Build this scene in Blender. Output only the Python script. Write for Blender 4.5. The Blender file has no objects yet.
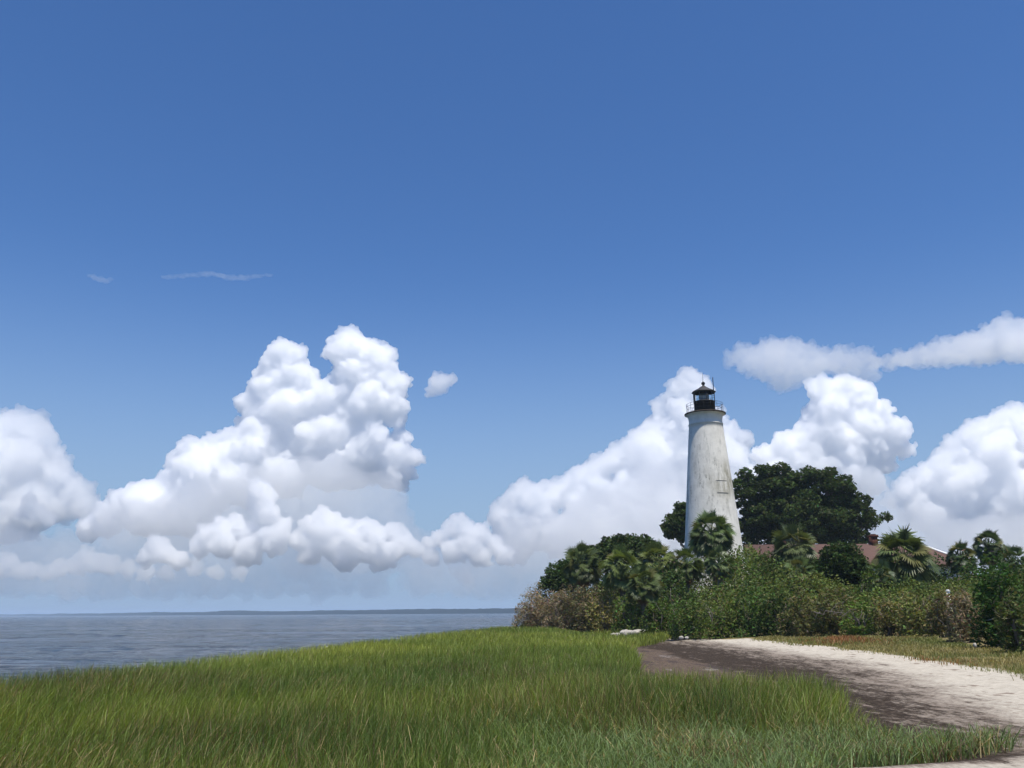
import bpy, bmesh, math, random
import numpy as np
from mathutils import Vector, Matrix

sc = bpy.context.scene
COL = sc.collection
R = math.radians

# ------------------------------------------------------------------ camera
F, W, H = 880.0, 1024, 768
CAM_Z = 2.2
PITCH = math.atan((612.5 - 384) / F)
ROLL = R(0.40)
cam = bpy.data.cameras.new('camera')
cam_o = bpy.data.objects.new('camera', cam)
COL.objects.link(cam_o)
sc.camera = cam_o
cam.sensor_width = 36.0
cam.lens = F / W * 36.0
cam.clip_start, cam.clip_end = 0.1, 90000.0
CAM_M = (Matrix.Translation((0, 0, CAM_Z)) @ Matrix.Rotation(math.pi / 2 + PITCH, 4, 'X')
         @ Matrix.Rotation(-ROLL, 4, 'Z'))
cam_o.matrix_world = CAM_M

# ------------------------------------------------------------------ sky and sun
SUN_EL, SUN_AZ = R(72), R(152)
world = bpy.data.worlds.new('World')
sc.world = world
world.use_nodes = True
wn = world.node_tree
bg = wn.nodes['Background']
sky = wn.nodes.new('ShaderNodeTexSky')
sky.sky_type = 'NISHITA'
sky.sun_disc = False
sky.sun_elevation, sky.sun_rotation = SUN_EL, SUN_AZ
sky.altitude, sky.air_density, sky.dust_density, sky.ozone_density = 0, 1.0, 0.15, 2.5
hs = wn.nodes.new('ShaderNodeHueSaturation')
hs.inputs['Saturation'].default_value = 1.18
tint = wn.nodes.new('ShaderNodeMix')
tint.data_type, tint.blend_type = 'RGBA', 'MULTIPLY'
tint.inputs['Factor'].default_value = 1.0
tint.inputs['B'].default_value = (0.86, 0.94, 1.13, 1)
wn.links.new(sky.outputs[0], hs.inputs['Color'])
wn.links.new(hs.outputs[0], tint.inputs['A'])
# the humid, blue grey air low over the water
tc = wn.nodes.new('ShaderNodeTexCoord')
sxyz = wn.nodes.new('ShaderNodeSeparateXYZ')
mr = wn.nodes.new('ShaderNodeMapRange')
mr.interpolation_type = 'SMOOTHERSTEP'
mr.inputs[1].default_value, mr.inputs[2].default_value = -0.06, 0.42
mr.inputs[3].default_value, mr.inputs[4].default_value = 1.0, 0.0
low = wn.nodes.new('ShaderNodeMix')
low.data_type = 'RGBA'
low.inputs['B'].default_value = (2.75, 3.9, 5.55, 1)
wn.links.new(tc.outputs['Generated'], sxyz.inputs[0])
wn.links.new(sxyz.outputs[2], mr.inputs[0])
wn.links.new(mr.outputs[0], low.inputs['Factor'])
wn.links.new(tint.outputs['Result'], low.inputs['A'])
wn.links.new(low.outputs['Result'], bg.inputs[0])
bg.inputs[1].default_value = 0.098

sun = bpy.data.lights.new('sun', 'SUN')
sun.energy, sun.angle, sun.color = 4.8, R(0.53), (1.0, 0.955, 0.875)
sun_o = bpy.data.objects.new('sun', sun)
COL.objects.link(sun_o)
SUN_DIR = Vector((math.sin(SUN_AZ) * math.cos(SUN_EL), math.cos(SUN_AZ) * math.cos(SUN_EL), math.sin(SUN_EL)))
sun_o.rotation_euler = SUN_DIR.to_track_quat('Z', 'Y').to_euler()

sc.view_settings.view_transform = 'Standard'
sc.view_settings.look = 'None'
sc.view_settings.exposure = 0.22
sc.view_settings.gamma = 1.0
cy = sc.cycles
cy.use_denoising = True
cy.max_bounces, cy.diffuse_bounces, cy.glossy_bounces = 72, 3, 3
cy.transmission_bounces, cy.volume_bounces, cy.transparent_max_bounces = 6, 68, 24
cy.caustics_reflective = cy.caustics_refractive = False

# ------------------------------------------------------------------ helpers
rng = np.random.default_rng(11)
rnd = random.Random(11)


def at(x, y, Y):
    """point at forward distance Y seen at picture position x, y"""
    d = CAM_M.to_3x3() @ Vector(((x - W / 2) / F, -(y - H / 2) / F, -1))
    return Vector((0, 0, CAM_Z)) + d * (Y / d.y)


def vnoise(p, seed=0):
    """value noise in [-1, 1]; p is (n, 3)"""
    i = np.floor(p).astype(np.int64)
    f = p - i
    f = f * f * (3 - 2 * f)
    out = np.zeros(len(p))
    for dx in (0, 1):
        for dy in (0, 1):
            for dz in (0, 1):
                h = ((i[:, 0] + dx) * 374761393 + (i[:, 1] + dy) * 668265263 + (i[:, 2] + dz) * 2147483647 + seed * 144665) & 0xffffffff
                h = ((h ^ (h >> 13)) * 1274126177) & 0xffffffff
                h = (h ^ (h >> 16)) & 0xffff
                w = (f[:, 0] if dx else 1 - f[:, 0]) * (f[:, 1] if dy else 1 - f[:, 1]) * (f[:, 2] if dz else 1 - f[:, 2])
                out += w * (h / 32767.5 - 1)
    return out


def fbm(p, octaves=4, seed=0):
    a, s, o = 1.0, 0.0, 0.0
    for k in range(octaves):
        o = o + a * vnoise(p * 2 ** k, seed + k)
        s += a
        a *= 0.5
    return o / s


def noise2(x, y, scale, octaves=3, seed=0):
    x = np.atleast_1d(np.asarray(x, float)); y = np.atleast_1d(np.asarray(y, float))
    return fbm(np.stack([x / scale, y / scale, np.zeros_like(x) + 0.37], 1), octaves, seed)


class Geo:
    """collects vertices, quads, triangles and a colour per vertex for ONE mesh"""
    def __init__(s):
        s.v, s.q, s.t, s.c, s.n = [], [], [], [], 0

    def add(s, v, q=None, t=None, c=(1, 1, 1)):
        v = np.asarray(v, float).reshape(-1, 3)
        if q is not None and len(q): s.q.append(np.asarray(q, np.int64).reshape(-1, 4) + s.n)
        if t is not None and len(t): s.t.append(np.asarray(t, np.int64).reshape(-1, 3) + s.n)
        c = np.asarray(c, float)
        s.c.append(np.broadcast_to(c, (len(v), 3)) if c.ndim == 1 else c)
        s.v.append(v)
        s.n += len(v)
        return s

    def tube(s, pts, rad, sides=7, c=(1, 1, 1), cap=True):
        pts = [Vector(p) for p in pts]
        vs, qs, ts = [], [], []
        ref = Vector((0, 0, 1)) if abs((pts[-1] - pts[0]).normalized().z) < .9 else Vector((1, 0, 0))
        for i, p in enumerate(pts):
            d = (pts[min(i + 1, len(pts) - 1)] - pts[max(i - 1, 0)]).normalized()
            a = d.cross(ref).normalized(); b = d.cross(a)
            r = rad[i] if hasattr(rad, '__len__') else rad
            for k in range(sides):
                t = 2 * math.pi * k / sides
                vs.append(p + (a * math.cos(t) + b * math.sin(t)) * r)
        for i in range(len(pts) - 1):
            for k in range(sides):
                qs.append((i * sides + k, i * sides + (k + 1) % sides, (i + 1) * sides + (k + 1) % sides, (i + 1) * sides + k))
        if cap:
            vs += [pts[0], pts[-1]]
            a, b, e = len(vs) - 2, len(vs) - 1, (len(pts) - 1) * sides
            for k in range(sides):
                ts += [((k + 1) % sides, k, a), (e + k, e + (k + 1) % sides, b)]
        return s.add([tuple(v) for v in vs], qs, ts, c)

    def lathe(s, prof, sides=64, c=(1, 1, 1), centre=(0, 0)):
        vs, qs = [], []
        for r, z in prof:
            for k in range(sides):
                t = 2 * math.pi * (k + .5) / sides
                vs.append((centre[0] + r * math.cos(t), centre[1] + r * math.sin(t), z))
        for i in range(len(prof) - 1):
            for k in range(sides):
                qs.append((i * sides + k, i * sides + (k + 1) % sides, (i + 1) * sides + (k + 1) % sides, (i + 1) * sides + k))
        return s.add(vs, qs, None, c)

    def box(s, lo, hi, c=(1, 1, 1), m=None):
        x0, y0, z0 = lo; x1, y1, z1 = hi
        v = [(x0, y0, z0), (x1, y0, z0), (x1, y1, z0), (x0, y1, z0), (x0, y0, z1), (x1, y0, z1), (x1, y1, z1), (x0, y1, z1)]
        if m is not None: v = [tuple(m @ Vector(p)) for p in v]
        return s.add(v, [(0, 3, 2, 1), (4, 5, 6, 7), (0, 1, 5, 4), (1, 2, 6, 5), (2, 3, 7, 6), (3, 0, 4, 7)], None, c)

    def build(s, name, mat, parent=None, smooth=False):
        me = bpy.data.meshes.new(name)
        v = np.concatenate(s.v)
        q = np.concatenate(s.q) if s.q else np.zeros((0, 4), np.int64)
        t = np.concatenate(s.t) if s.t else np.zeros((0, 3), np.int64)
        me.vertices.add(len(v)); me.vertices.foreach_set('co', v.astype(np.float32).ravel())
        me.loops.add(q.size + t.size)
        me.loops.foreach_set('vertex_index', np.concatenate([q.ravel(), t.ravel()]).astype(np.int32))
        me.polygons.add(len(q) + len(t))
        me.polygons.foreach_set('loop_start', np.concatenate([np.arange(len(q)) * 4, q.size + np.arange(len(t)) * 3]).astype(np.int32))
        me.update(calc_edges=True)
        c = np.concatenate(s.c)
        a = me.color_attributes.new('col', 'FLOAT_COLOR', 'POINT')
        a.data.foreach_set('color', np.concatenate([c, np.ones((len(c), 1))], 1).astype(np.float32).ravel())
        if smooth: me.polygons.foreach_set('use_smooth', np.ones(len(me.polygons), bool))
        me.validate()
        me.materials.append(mat)
        o = bpy.data.objects.new(name, me)
        COL.objects.link(o)
        if parent: o.parent = parent
        return o


def tag(o, label, cat=None, group=None, kind=None):
    o['label'] = label
    if cat: o['category'] = cat
    if group: o['group'] = group
    if kind: o['kind'] = kind
    return o


def thing(name, loc, label, cat, group=None):
    o = bpy.data.objects.new(name, None)
    o.empty_display_size = .5
    COL.objects.link(o)
    o.location = loc
    return tag(o, label, cat, group)


# ------------------------------------------------------------------ materials
class Mat:
    def __init__(s, name):
        s.m = bpy.data.materials.new(name); s.m.use_nodes = True
        s.nt = s.m.node_tree; s.nt.nodes.clear()
        s.out = s.n('OutputMaterial')

    def n(s, kind, **kw):
        nd = s.nt.nodes.new('ShaderNode' + kind)
        for k, v in kw.items():
            if k in nd.bl_rna.properties: setattr(nd, k, v)
            else: s.set(nd.inputs[k.replace('_', ' ')], v)
        return nd

    def set(s, sock, v):
        if isinstance(v, bpy.types.NodeSocket): s.nt.links.new(v, sock)
        elif isinstance(v, bpy.types.Node): s.nt.links.new(v.outputs[0], sock)
        else: sock.default_value = v

    def noise(s, scale, detail=3, rough=.55, vec=None, lo=None, hi=None, stretch=None):
        if vec is None: vec = s.pos()
        if stretch:
            mp = s.n('Mapping'); s.set(mp.inputs[0], vec); mp.inputs['Scale'].default_value = stretch; vec = mp.outputs[0]
        nz = s.n('TexNoise', Scale=scale, Detail=detail, Roughness=rough); s.set(nz.inputs['Vector'], vec)
        if lo is None: return nz.outputs[0]
        return s.ramp(nz.outputs[0], lo, hi)

    def ramp(s, v, lo, hi):
        mr = s.n('MapRange', interpolation_type='SMOOTHSTEP'); s.set(mr.inputs[0], v)
        mr.inputs[1].default_value, mr.inputs[2].default_value = lo, hi
        return mr.outputs[0]

    def pos(s):
        if not hasattr(s, '_p'): s._p = s.n('TexCoord').outputs['Object']
        return s._p

    def math(s, op, a, b=0.0, clamp=False):
        m = s.n('Math', operation=op, use_clamp=clamp); s.set(m.inputs[0], a); s.set(m.inputs[1], b)
        return m.outputs[0]

    def mix(s, f, a, b, blend='MIX'):
        m = s.n('Mix', data_type='RGBA', blend_type=blend)
        s.set(m.inputs[0], f)
        for sk, v in ((m.inputs[6], a), (m.inputs[7], b)):
            s.set(sk, (*v, 1) if isinstance(v, tuple) and len(v) == 3 else v)
        return m.outputs[2]

    def bsdf(s, color, rough=.8, spec=.3, **kw):
        b = s.n('BsdfPrincipled')
        s.set(b.inputs['Base Color'], (*color[:3], 1) if isinstance(color, tuple) else color)
        s.set(b.inputs['Roughness'], rough)
        s.set(b.inputs['Specular IOR Level'], spec)
        for k, v in kw.items(): s.set(b.inputs[k.replace('_', ' ')], v)
        s.set(s.out.inputs[0], b.outputs[0])
        return b

    def bump(s, b, height, strength=.5, dist=.02):
        bp = s.n('Bump', Strength=strength, Distance=dist); s.set(bp.inputs['Height'], height)
        s.set(b.inputs['Normal'], bp.outputs[0])

    def attr(s, name='col'):
        return s.n('Attribute', attribute_name=name).outputs['Color']


def simple(name, color, rough=.7, spec=.3, metal=0.0, noise_scale=None, amount=.35):
    m = Mat(name)
    c = (*color, 1)
    if noise_scale:
        c = m.mix(m.noise(noise_scale, 4, .6, lo=.35, hi=.7), color, tuple(k * (1 - amount) for k in color))
    m.bsdf(c, rough, spec, Metallic=metal)
    return m.m


def leaf_material(name, trans=.35, rough=.55, spec=.25):
    """colour per leaf from the mesh; diffuse and translucent halves with a weak sheen"""
    m = Mat(name)
    col = m.attr()
    d = m.n('BsdfPrincipled'); m.set(d.inputs['Base Color'], col)
    m.set(d.inputs['Roughness'], rough); m.set(d.inputs['Specular IOR Level'], spec)
    t = m.n('BsdfTranslucent')
    m.set(t.inputs[0], m.mix(1.0, col, (1.25, 1.2, .55), 'MULTIPLY'))
    mx = m.n('MixShader', Fac=trans); m.set(mx.inputs[1], d.outputs[0]); m.set(mx.inputs[2], t.outputs[0])
    m.set(m.out.inputs[0], mx.outputs[0])
    return m.m


M_LEAF = leaf_material('leaf', .30, .6, .12)
M_GRASS = leaf_material('grass_blade', .35, .5, .3)
M_PALM = leaf_material('palm_frond', .22, .45, .3)


def bark_material():
    m = Mat('bark')
    c = m.mix(m.noise(3, 5, .7, stretch=(1, 1, .3), lo=.3, hi=.7), (.10, .085, .07), (.21, .19, .165))
    b = m.bsdf(c, .9, .1)
    m.bump(b, m.noise(9, 4, .6, stretch=(1, 1, .25)), .6, .05)
    return m.m


M_BARK = bark_material()

# ------------------------------------------------------------------ the ground
WR_Y = np.array([-60, 0, 12, 18, 24, 28, 34, 44, 56.5, 64, 70, 78, 90, 600])
WR_X = np.array([7.0, 7.0, 7.9, 8.9, 10.5, 11.3, 12.0, 12.3, 12.1, 11.4, 10, 8, 6, 6])
WL_Y = np.array([-60, 8, 17, 20.5, 33, 54, 66, 84, 90, 100, 160, 600])
WL_X = np.array([-17, -15, -12.8, -12.0, -9.7, -6.9, -5.2, -2.4, -1.0, 3, 60, 420])
# outer line of the shrubs
BU_Y = np.array([-60, 26, 33, 42, 48.5, 56, 58, 63, 77, 82, 86, 92, 100, 160, 600])
BU_X = np.array([26, 17.5, 16.6, 18.6, 20.5, 17.6, 13.8, 12.0, 9.2, 5, -.6, -.5, 4, 62, 420])


def ground_z(x, y, fine=True):
    x = np.asarray(x, float); y = np.asarray(y, float)
    shp = np.broadcast(x, y).shape
    x = np.broadcast_to(x, shp).ravel(); y = np.broadcast_to(y, shp).ravel()
    s = x - np.interp(y, WR_Y, WR_X)
    z = np.where(s < 0, .30 + s * .085, np.where(s < 2.5, .30 + s * .085, .5125 + (s - 2.5) * .035))
    z = np.clip(z, .09, .95)
    # sandy bank at the photographer's feet
    near = np.clip((12.9 + (x - 4.4) * .33 - y) / 1.2, 0, 1) * np.clip((x - 1.5) / 2.5, 0, 1)
    z = z + near * np.clip(.32 - z, 0, 1)
    # mound of the tower
    z = z + 1.5 * np.exp(-(((x - 24) / 22) ** 2 + ((y - 100) / 18) ** 2)) * np.clip((x - np.interp(y, BU_Y, BU_X)) / 6, 0, 1)
    # falls under the water to the left
    l = np.interp(y, WL_Y, WL_X) - .4 - x
    z = np.where(l > 0, np.maximum(z - l * .14, -1.6), z)
    if fine:
        z = z + .025 * noise2(x, y, 1.3, 3, 5) + .012 * noise2(x, y, .35, 2, 9)
    return z.reshape(shp)


def gz(x, y): return float(ground_z(np.array([x]), np.array([y]))[0])


def spaced(stops):
    out = []
    for a, b, d in stops: out += list(np.arange(a, b, d))
    return np.array(out + [stops[-1][1]])


def make_ground():
    xs = spaced([(-160, -20, 10), (-20, 0, 1), (0, 5, .3), (5, 17, .14), (17, 30, .6), (30, 80, 2.5), (80, 400, 16)])
    ys = spaced([(-60, 4, 3), (4, 40, .22), (40, 95, .5), (95, 140, 3), (140, 600, 20)])
    X, Y = np.meshgrid(xs, ys)
    Z = ground_z(X, Y)
    n, mth = len(ys), len(xs)
    v = np.stack([X.ravel(), Y.ravel(), Z.ravel()], 1)
    i = np.arange(n * mth).reshape(n, mth)
    q = np.stack([i[:-1, :-1].ravel(), i[:-1, 1:].ravel(), i[1:, 1:].ravel(), i[1:, :-1].ravel()], 1)
    x, y = v[:, 0], v[:, 1]
    s = x - np.interp(y, WR_Y, WR_X) + .45 * noise2(x, y, 3.5, 3, 2)
    sand = np.clip((s + 3.2) / 4.6, 0, 1)
    # sand again on the bank close to the camera
    near = np.clip((12.2 + (x - 4.4) * .33 + .5 * noise2(x, y, 1.0, 4, 3) - y) / .7, 0, 1) * .86
    sand = np.maximum(sand, near)
    # brown matted litter low on the beach; wet grey mud lower still
    mud = np.clip((-s - 3.6 + .9 * noise2(x, y, 4, 3, 8)) / 1.6, 0, 1)
    veg = np.clip((x - np.interp(y, WR_Y, WR_X) - 2.35 + .5 * noise2(x, y, 2, 3, 4)) / .8, 0, 1)
    veg = np.where(y > 57, np.clip((x - np.interp(y, BU_Y, BU_X) + .5) / 1.0, 0, 1), veg)
    g = Geo().add(v, q, None, np.stack([sand, mud, veg], 1))
    m = Mat('beach_ground')
    col = m.attr()
    sep = m.n('SeparateColor'); m.set(sep.inputs[0], col)
    sand, mud, veg = sep.outputs
    # white sand with grains, footprints and flecks of dry wrack
    fleck = m.noise(2.2, 6, .68, lo=.56, hi=.66, stretch=(1.2, .55, 1))
    sandc = m.mix(m.noise(5, 6, .75, lo=.3, hi=.75), (.54, .49, .405), (.38, .335, .27))
    sandc = m.mix(m.math('MULTIPLY', fleck, .8), sandc, (.16, .11, .08))
    grain = m.noise(9, 8, .8, stretch=(1, .6, 1))
    wrack = m.mix(m.ramp(grain, .46, .68), (.030, .021, .014), (.102, .076, .055))
    wrack = m.mix(m.noise(1.3, 8, .78, lo=.57, hi=.66, stretch=(1.4, .45, 1)), wrack, (.24, .19, .155))
    mudc = m.mix(m.ramp(grain, .38, .64), (.055, .037, .026), (.165, .120, .083))
    mudc = m.mix(m.noise(.55, 7, .72, lo=.50, hi=.60, stretch=(1.3, .35, 1)), mudc, (.058, .042, .034))
    mudc = m.mix(m.noise(.8, 7, .7, lo=.58, hi=.64, stretch=(1.1, .35, 1)), mudc, (.19, .16, .135))
    vegc = m.mix(m.noise(1.3, 5, .6, lo=.35, hi=.65), (.10, .10, .035), (.22, .17, .08))
    e = m.noise(3.0, 6, .72)
    e2 = m.math('ADD', m.math('MULTIPLY', m.noise(1.2, 9, .8, stretch=(2.2, .35, 1)), .6), m.math('MULTIPLY', m.noise(6, 6, .8, stretch=(1.4, .6, 1)), .4))
    sf = m.ramp(m.math('ADD', sand, m.math('MULTIPLY', m.math('SUBTRACT', e2, .5), 3.4)), .34, .74)
    mf = m.ramp(m.math('ADD', mud, m.math('MULTIPLY', m.math('SUBTRACT', e, .5), 1.2)), .35, .65)
    vf = m.ramp(m.math('ADD', veg, m.math('MULTIPLY', m.math('SUBTRACT', e, .5), 1.2)), .4, .6)
    c = m.mix(mf, wrack, mudc)
    c = m.mix(sf, c, m.mix(m.ramp(m.math('ADD', sand, m.math('MULTIPLY', m.math('SUBTRACT', e2, .5), 1.2)), .62, 1.0), m.mix(m.ramp(grain, .44, .62), (.265, .222, .18), (.15, .115, .088)), sandc))
    c = m.mix(vf, c, vegc)
    rough = m.math('SUBTRACT', .95, m.math('MULTIPLY', m.math('MULTIPLY', mf, m.math('SUBTRACT', 1.0, sf)), .22))
    b = m.bsdf(c, rough, .12)
    m.bump(b, m.math('ADD', m.noise(7, 6, .7), m.math('MULTIPLY', m.noise(1.5, 3), 1.5)), .9, .06)
    o = g.build('ground', m.m, None, True)
    return tag(o, 'pale sand, dark wrack and grey mud of the shore', kind='structure')


make_ground()


def make_water():
    g = Geo()
    xs = np.r_[-25000, -6000, -1500, -600, -400, np.arange(-300, -60, 1.6), np.arange(-60, 6, .5), 8, 40, 200, 1500, 25000]
    ys = np.r_[-3000, 0, np.arange(9, 60, .28), np.arange(60, 140, .45), np.arange(140, 420, 1.1), 430, 600, 1200, 3000, 12000, 24000]
    X, Y = np.meshgrid(xs, ys); i = np.arange(X.size).reshape(X.shape)
    x, y = X.ravel(), Y.ravel()
    z = np.zeros(X.size)
    k = (x > -400) & (x < 20) & (y > 5) & (y < 430)
    px, py = x[k], y[k] + .25 * x[k]
    calm = np.clip(.75 + 1.1 * noise2(px, py * 2.2, 26, 3, 90), .12, 1.5)
    zz = .095 * fbm(np.stack([px / 2.6, py / 1.05, px * 0], 1), 3, 91) + .05 * fbm(np.stack([px / 9, py / 4.2, px * 0], 1), 2, 95)
    z[k] = zz * calm * np.clip((430 - py) / 60, 0, 1) * np.clip((px + 400) / 60, 0, 1) - .02
    g.add(np.stack([x, y, z], 1),
          np.stack([i[:-1, :-1].ravel(), i[:-1, 1:].ravel(), i[1:, 1:].ravel(), i[1:, :-1].ravel()], 1))
    m = Mat('bay_water')
    b = m.bsdf(m.mix(m.noise(.02, 3, .5, lo=.3, hi=.7), (.012, .028, .048), (.020, .038, .055)), .10, .5, IOR=1.33)
    wv = m.noise(2.6, 5, .65, stretch=(.5, 1, 1))
    wv2 = m.noise(.30, 4, .6, stretch=(.45, 1, 1))
    gust = m.noise(.05, 7, .70, stretch=(.30, 1, 1), lo=.38, hi=.62)
    hgt = m.math('ADD', m.math('MULTIPLY', wv, .42), m.math('MULTIPLY', wv2, .9))
    m.bump(b, m.math('MULTIPLY', hgt, m.math('ADD', m.math('MULTIPLY', gust, 1.2), .25)), 1.0, 1.3)
    return tag(g.build('water', m.m, None, True), 'rippled blue water of the bay', kind='structure')


make_water()


def far_shore():
    line = np.array([(-9000, 10500), (-3800, 6700), (-2300, 4700), (-1100, 3300), (0, 2350), (700, 2000), (1800, 1900), (4000, 2300)], float)
    seg = np.r_[0, np.cumsum(np.hypot(*np.diff(line, axis=0).T))]
    t = np.arange(0, seg[-1], 9.0)
    px, py = np.interp(t, seg, line[:, 0]), np.interp(t, seg, line[:, 1])
    g = Geo(); nr = 6
    dist = np.hypot(px, py)
    v = []
    for r in range(nr):
        off = r * 16.0
        zz = np.zeros_like(px) if r == 0 else (11.5 + 5 * noise2(t, t * 0 + r * 7, 300, 4, 1) + 2.6 * noise2(t, t * 0 + r * 9, 16, 2, 3 + r)) * (1.1 if r > 2 else .8) * min(1, r * .7)
        v.append(np.stack([px + off * .6, py + off + 4 * noise2(t, t * 0 + r, 30, 2, 8), zz], 1))
    v = np.array(v)
    i = np.arange(nr * len(t)).reshape(nr, len(t))
    q = np.stack([i[:-1, :-1].ravel(), i[:-1, 1:].ravel(), i[1:, 1:].ravel(), i[1:, :-1].ravel()], 1)
    c = np.array([.012, .020, .018]) * (1 + .35 * noise2(np.tile(t, nr), np.repeat(np.arange(nr), len(t)), 40, 2, 6))[:, None]
    g.add(v.reshape(-1, 3), q, None, c)
    m = Mat('far_foliage'); m.bsdf(m.attr(), .95, .05)
    tag(g.build('far_wood', m.m), 'low line of dark woods on the far shore across the bay', 'woods', kind='stuff')
    s = Geo()
    k = np.stack([px, py, np.full_like(px, .05)], 1); k2 = k + np.array([60, 400, 2]); k3 = k + np.array([2, -14, -.4])
    n = len(t); a = np.arange(n - 1)
    s.add(np.concatenate([k3, k, k2]), np.concatenate([np.stack([a, a + 1, a + 1 + n, a + n], 1), np.stack([a + n, a + n + 1, a + n + n + 1, a + n + n], 1)]))
    tag(s.build('far_shore', simple('far_soil', (.12, .12, .09), .9)), 'low far shore under the woods', kind='structure')


far_shore()

# haze: even thin air around the camera and everything on the ground
g = Geo(); g.box((-24500, -2500, -3.0), (24500, 23500, 34.0))
hz = Mat('haze_air')
hv = hz.n('VolumePrincipled'); hv.inputs['Color'].default_value = (.62, .78, 1.0, 1); hv.inputs['Density'].default_value = 1.6e-4
hz.set(hz.out.inputs[1], hv.outputs[0])
tag(g.build('haze', hz.m), 'thin pale sea haze over the bay', kind='stuff')

# ------------------------------------------------------------------ clouds
def ico(sub):
    bm = bmesh.new(); bmesh.ops.create_icosphere(bm, subdivisions=sub, radius=1)
    v = np.array([tuple(p.co) for p in bm.verts]); f = np.array([[p.index for p in q.verts] for q in bm.faces]); bm.free()
    return v, f


ICO2, ICO3 = ico(2), ico(3)
CLOUD_MATS = {}


def cloud_material(density):
    if density not in CLOUD_MATS:
        m = Mat('cloud_vapour')
        s = m.n('VolumeScatter'); s.inputs[0].default_value = (1, 1, 1, 1); s.inputs['Density'].default_value = density
        s.inputs['Anisotropy'].default_value = 0.6
        m.set(m.out.inputs[1], s.outputs[0])
        CLOUD_MATS[density] = m.m
    return CLOUD_MATS[density]


def cloud(name, label, lobes, Y, density=.03, flat=1.0, kids=(12, 7), rough=.5, seed=1, group=None, depth=.34, scale=.86, voxel=.85, fill=True, billow=5.0):
    """heap of puffs on puffs, closed into one skin round clear drops that scatter the sun"""
    rr = random.Random(seed); px = Y / F
    g = Geo()
    org = at(lobes[0][0], lobes[0][1], Y)
    lobes = [lb[:3] for lb in lobes]
    if fill:
        extra = []
        for i, a in enumerate(lobes):
            near = sorted((math.hypot(a[0] - b[0], (a[1] - b[1]) / flat), j) for j, b in enumerate(lobes) if j != i)[:3]
            for dd, j in near:
                b = lobes[j]
                if i < j or (dd, i) not in [(x_, y_) for x_, y_ in near]:
                    extra.append(((a[0] + b[0]) / 2, (a[1] + b[1]) / 2, min(a[2], b[2]) * .85))
        lobes = lobes + extra

    def puff(c, r, l):
        v, f = ICO3 if l == 0 else ICO2
        if r < px * 1.2: return
        g.add(v * r * np.array([1, 1, flat]) + np.array(c), None, f)
        if l < len(kids):
            for k in range(kids[l]):
                d = Vector((rr.gauss(0, 1), rr.gauss(0, 1), rr.gauss(.3, 1))).normalized()
                d.z *= flat
                puff(Vector(c) + d * r * .9, r * rr.uniform(.24, .52), l + 1)

    for x, y, r in lobes:
        c = at(x, y, Y) - org
        c.y += rr.uniform(-1, 1) * r * px * depth
        puff(c, r * scale * px, 0)
    o = g.build(name, cloud_material(density), None, True)
    o.location = org
    m = o.modifiers.new('skin', 'REMESH'); m.mode = 'VOXEL'; m.voxel_size = px * voxel; m.use_smooth_shade = True
    for sc_, st, basis in ((billow * 1.6, -.85, 'VORONOI_F1'), (billow * .8, .6, 'BLENDER_ORIGINAL'), (billow * .38, .5, 'BLENDER_ORIGINAL')):
        tx = bpy.data.textures.new('billow', 'CLOUDS'); tx.noise_scale = px * sc_; tx.noise_depth = 2; tx.noise_basis = basis
        d = o.modifiers.new('billow', 'DISPLACE'); d.texture = tx; d.texture_coords = 'LOCAL'; d.strength = px * sc_ * rough * 2 * st; d.mid_level = .5
    m = o.modifiers.new('close', 'REMESH'); m.mode = 'VOXEL'; m.voxel_size = px * voxel; m.use_smooth_shade = True
    return tag(o, label, 'cloud', group)


BIG = [(349,338,14),(340,352,16),(360,350,18),(380,362,18),(395,385,17),(372,380,24),(350,375,20),(392,408,18),(370,405,25),(398,420,12),(345,400,18),
       (284,350,14),(272,356,12),(298,356,12),(262,373,11),(285,372,20),(305,380,16),(270,390,18),(245,403,12),(262,415,24),(290,410,28),(320,402,22),
       (300,440,35),(335,435,32),(260,445,30),(230,440,14),(235,460,24),(370,448,26),(400,455,18),(414,458,11),(190,450,14),(176,460,14),(390,470,22),(350,470,24),(205,470,26),(240,480,30),(280,475,28),(320,465,26),
       (170,490,22),(140,496,18),(117,500,14),(150,515,26),(195,515,28),(110,520,16),(90,530,14)]
cloud('cumulus_cloud', 'huge white twin topped cumulus cloud towering over the bay', BIG, 9600, .024, seed=2)
cloud('cumulus_cloud', 'small white puff cloud just below the waist of the huge twin topped cloud',
      [(259,490,13),(266,498,13),(256,505,12),(268,514,14),(222,528,12),(236,524,12),(208,536,12),(246,534,17),(226,543,18),(200,547,12),(282,528,12),(272,540,16),(250,553,16),(155,545,11),(165,553,12),(148,556,11),(178,560,11)], 8300, .024, seed=3, fill=False)
cloud('cumulus_cloud', 'low lumpy white cumulus to the right beneath the huge twin topped cloud',
      [(322,516,11),(334,519,10),(345,527,11),(310,526,11),(324,531,15),(366,528,12),(376,536,13),(354,539,15),(393,533,11),(404,542,12),(298,541,11),(335,546,17),(368,551,15),(392,553,13),(415,549,10),(310,554,13),(345,560,14),(380,562,12)], 8400, .024, seed=4, fill=False)
cloud('cumulus_cloud', 'low broken line of small cumulus just above the far left horizon',
      [(85,556,10),(94,563,12),(76,566,11),(60,568,11),(110,564,12),(128,568,10),(30,570,10),(8,562,10),(-4,568,12),(18,572,9),(195,568,10),(215,572,9),(45,573,9),(145,572,10),(240,572,9),(165,573,9)], 8700, .009, seed=5, fill=False)
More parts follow.
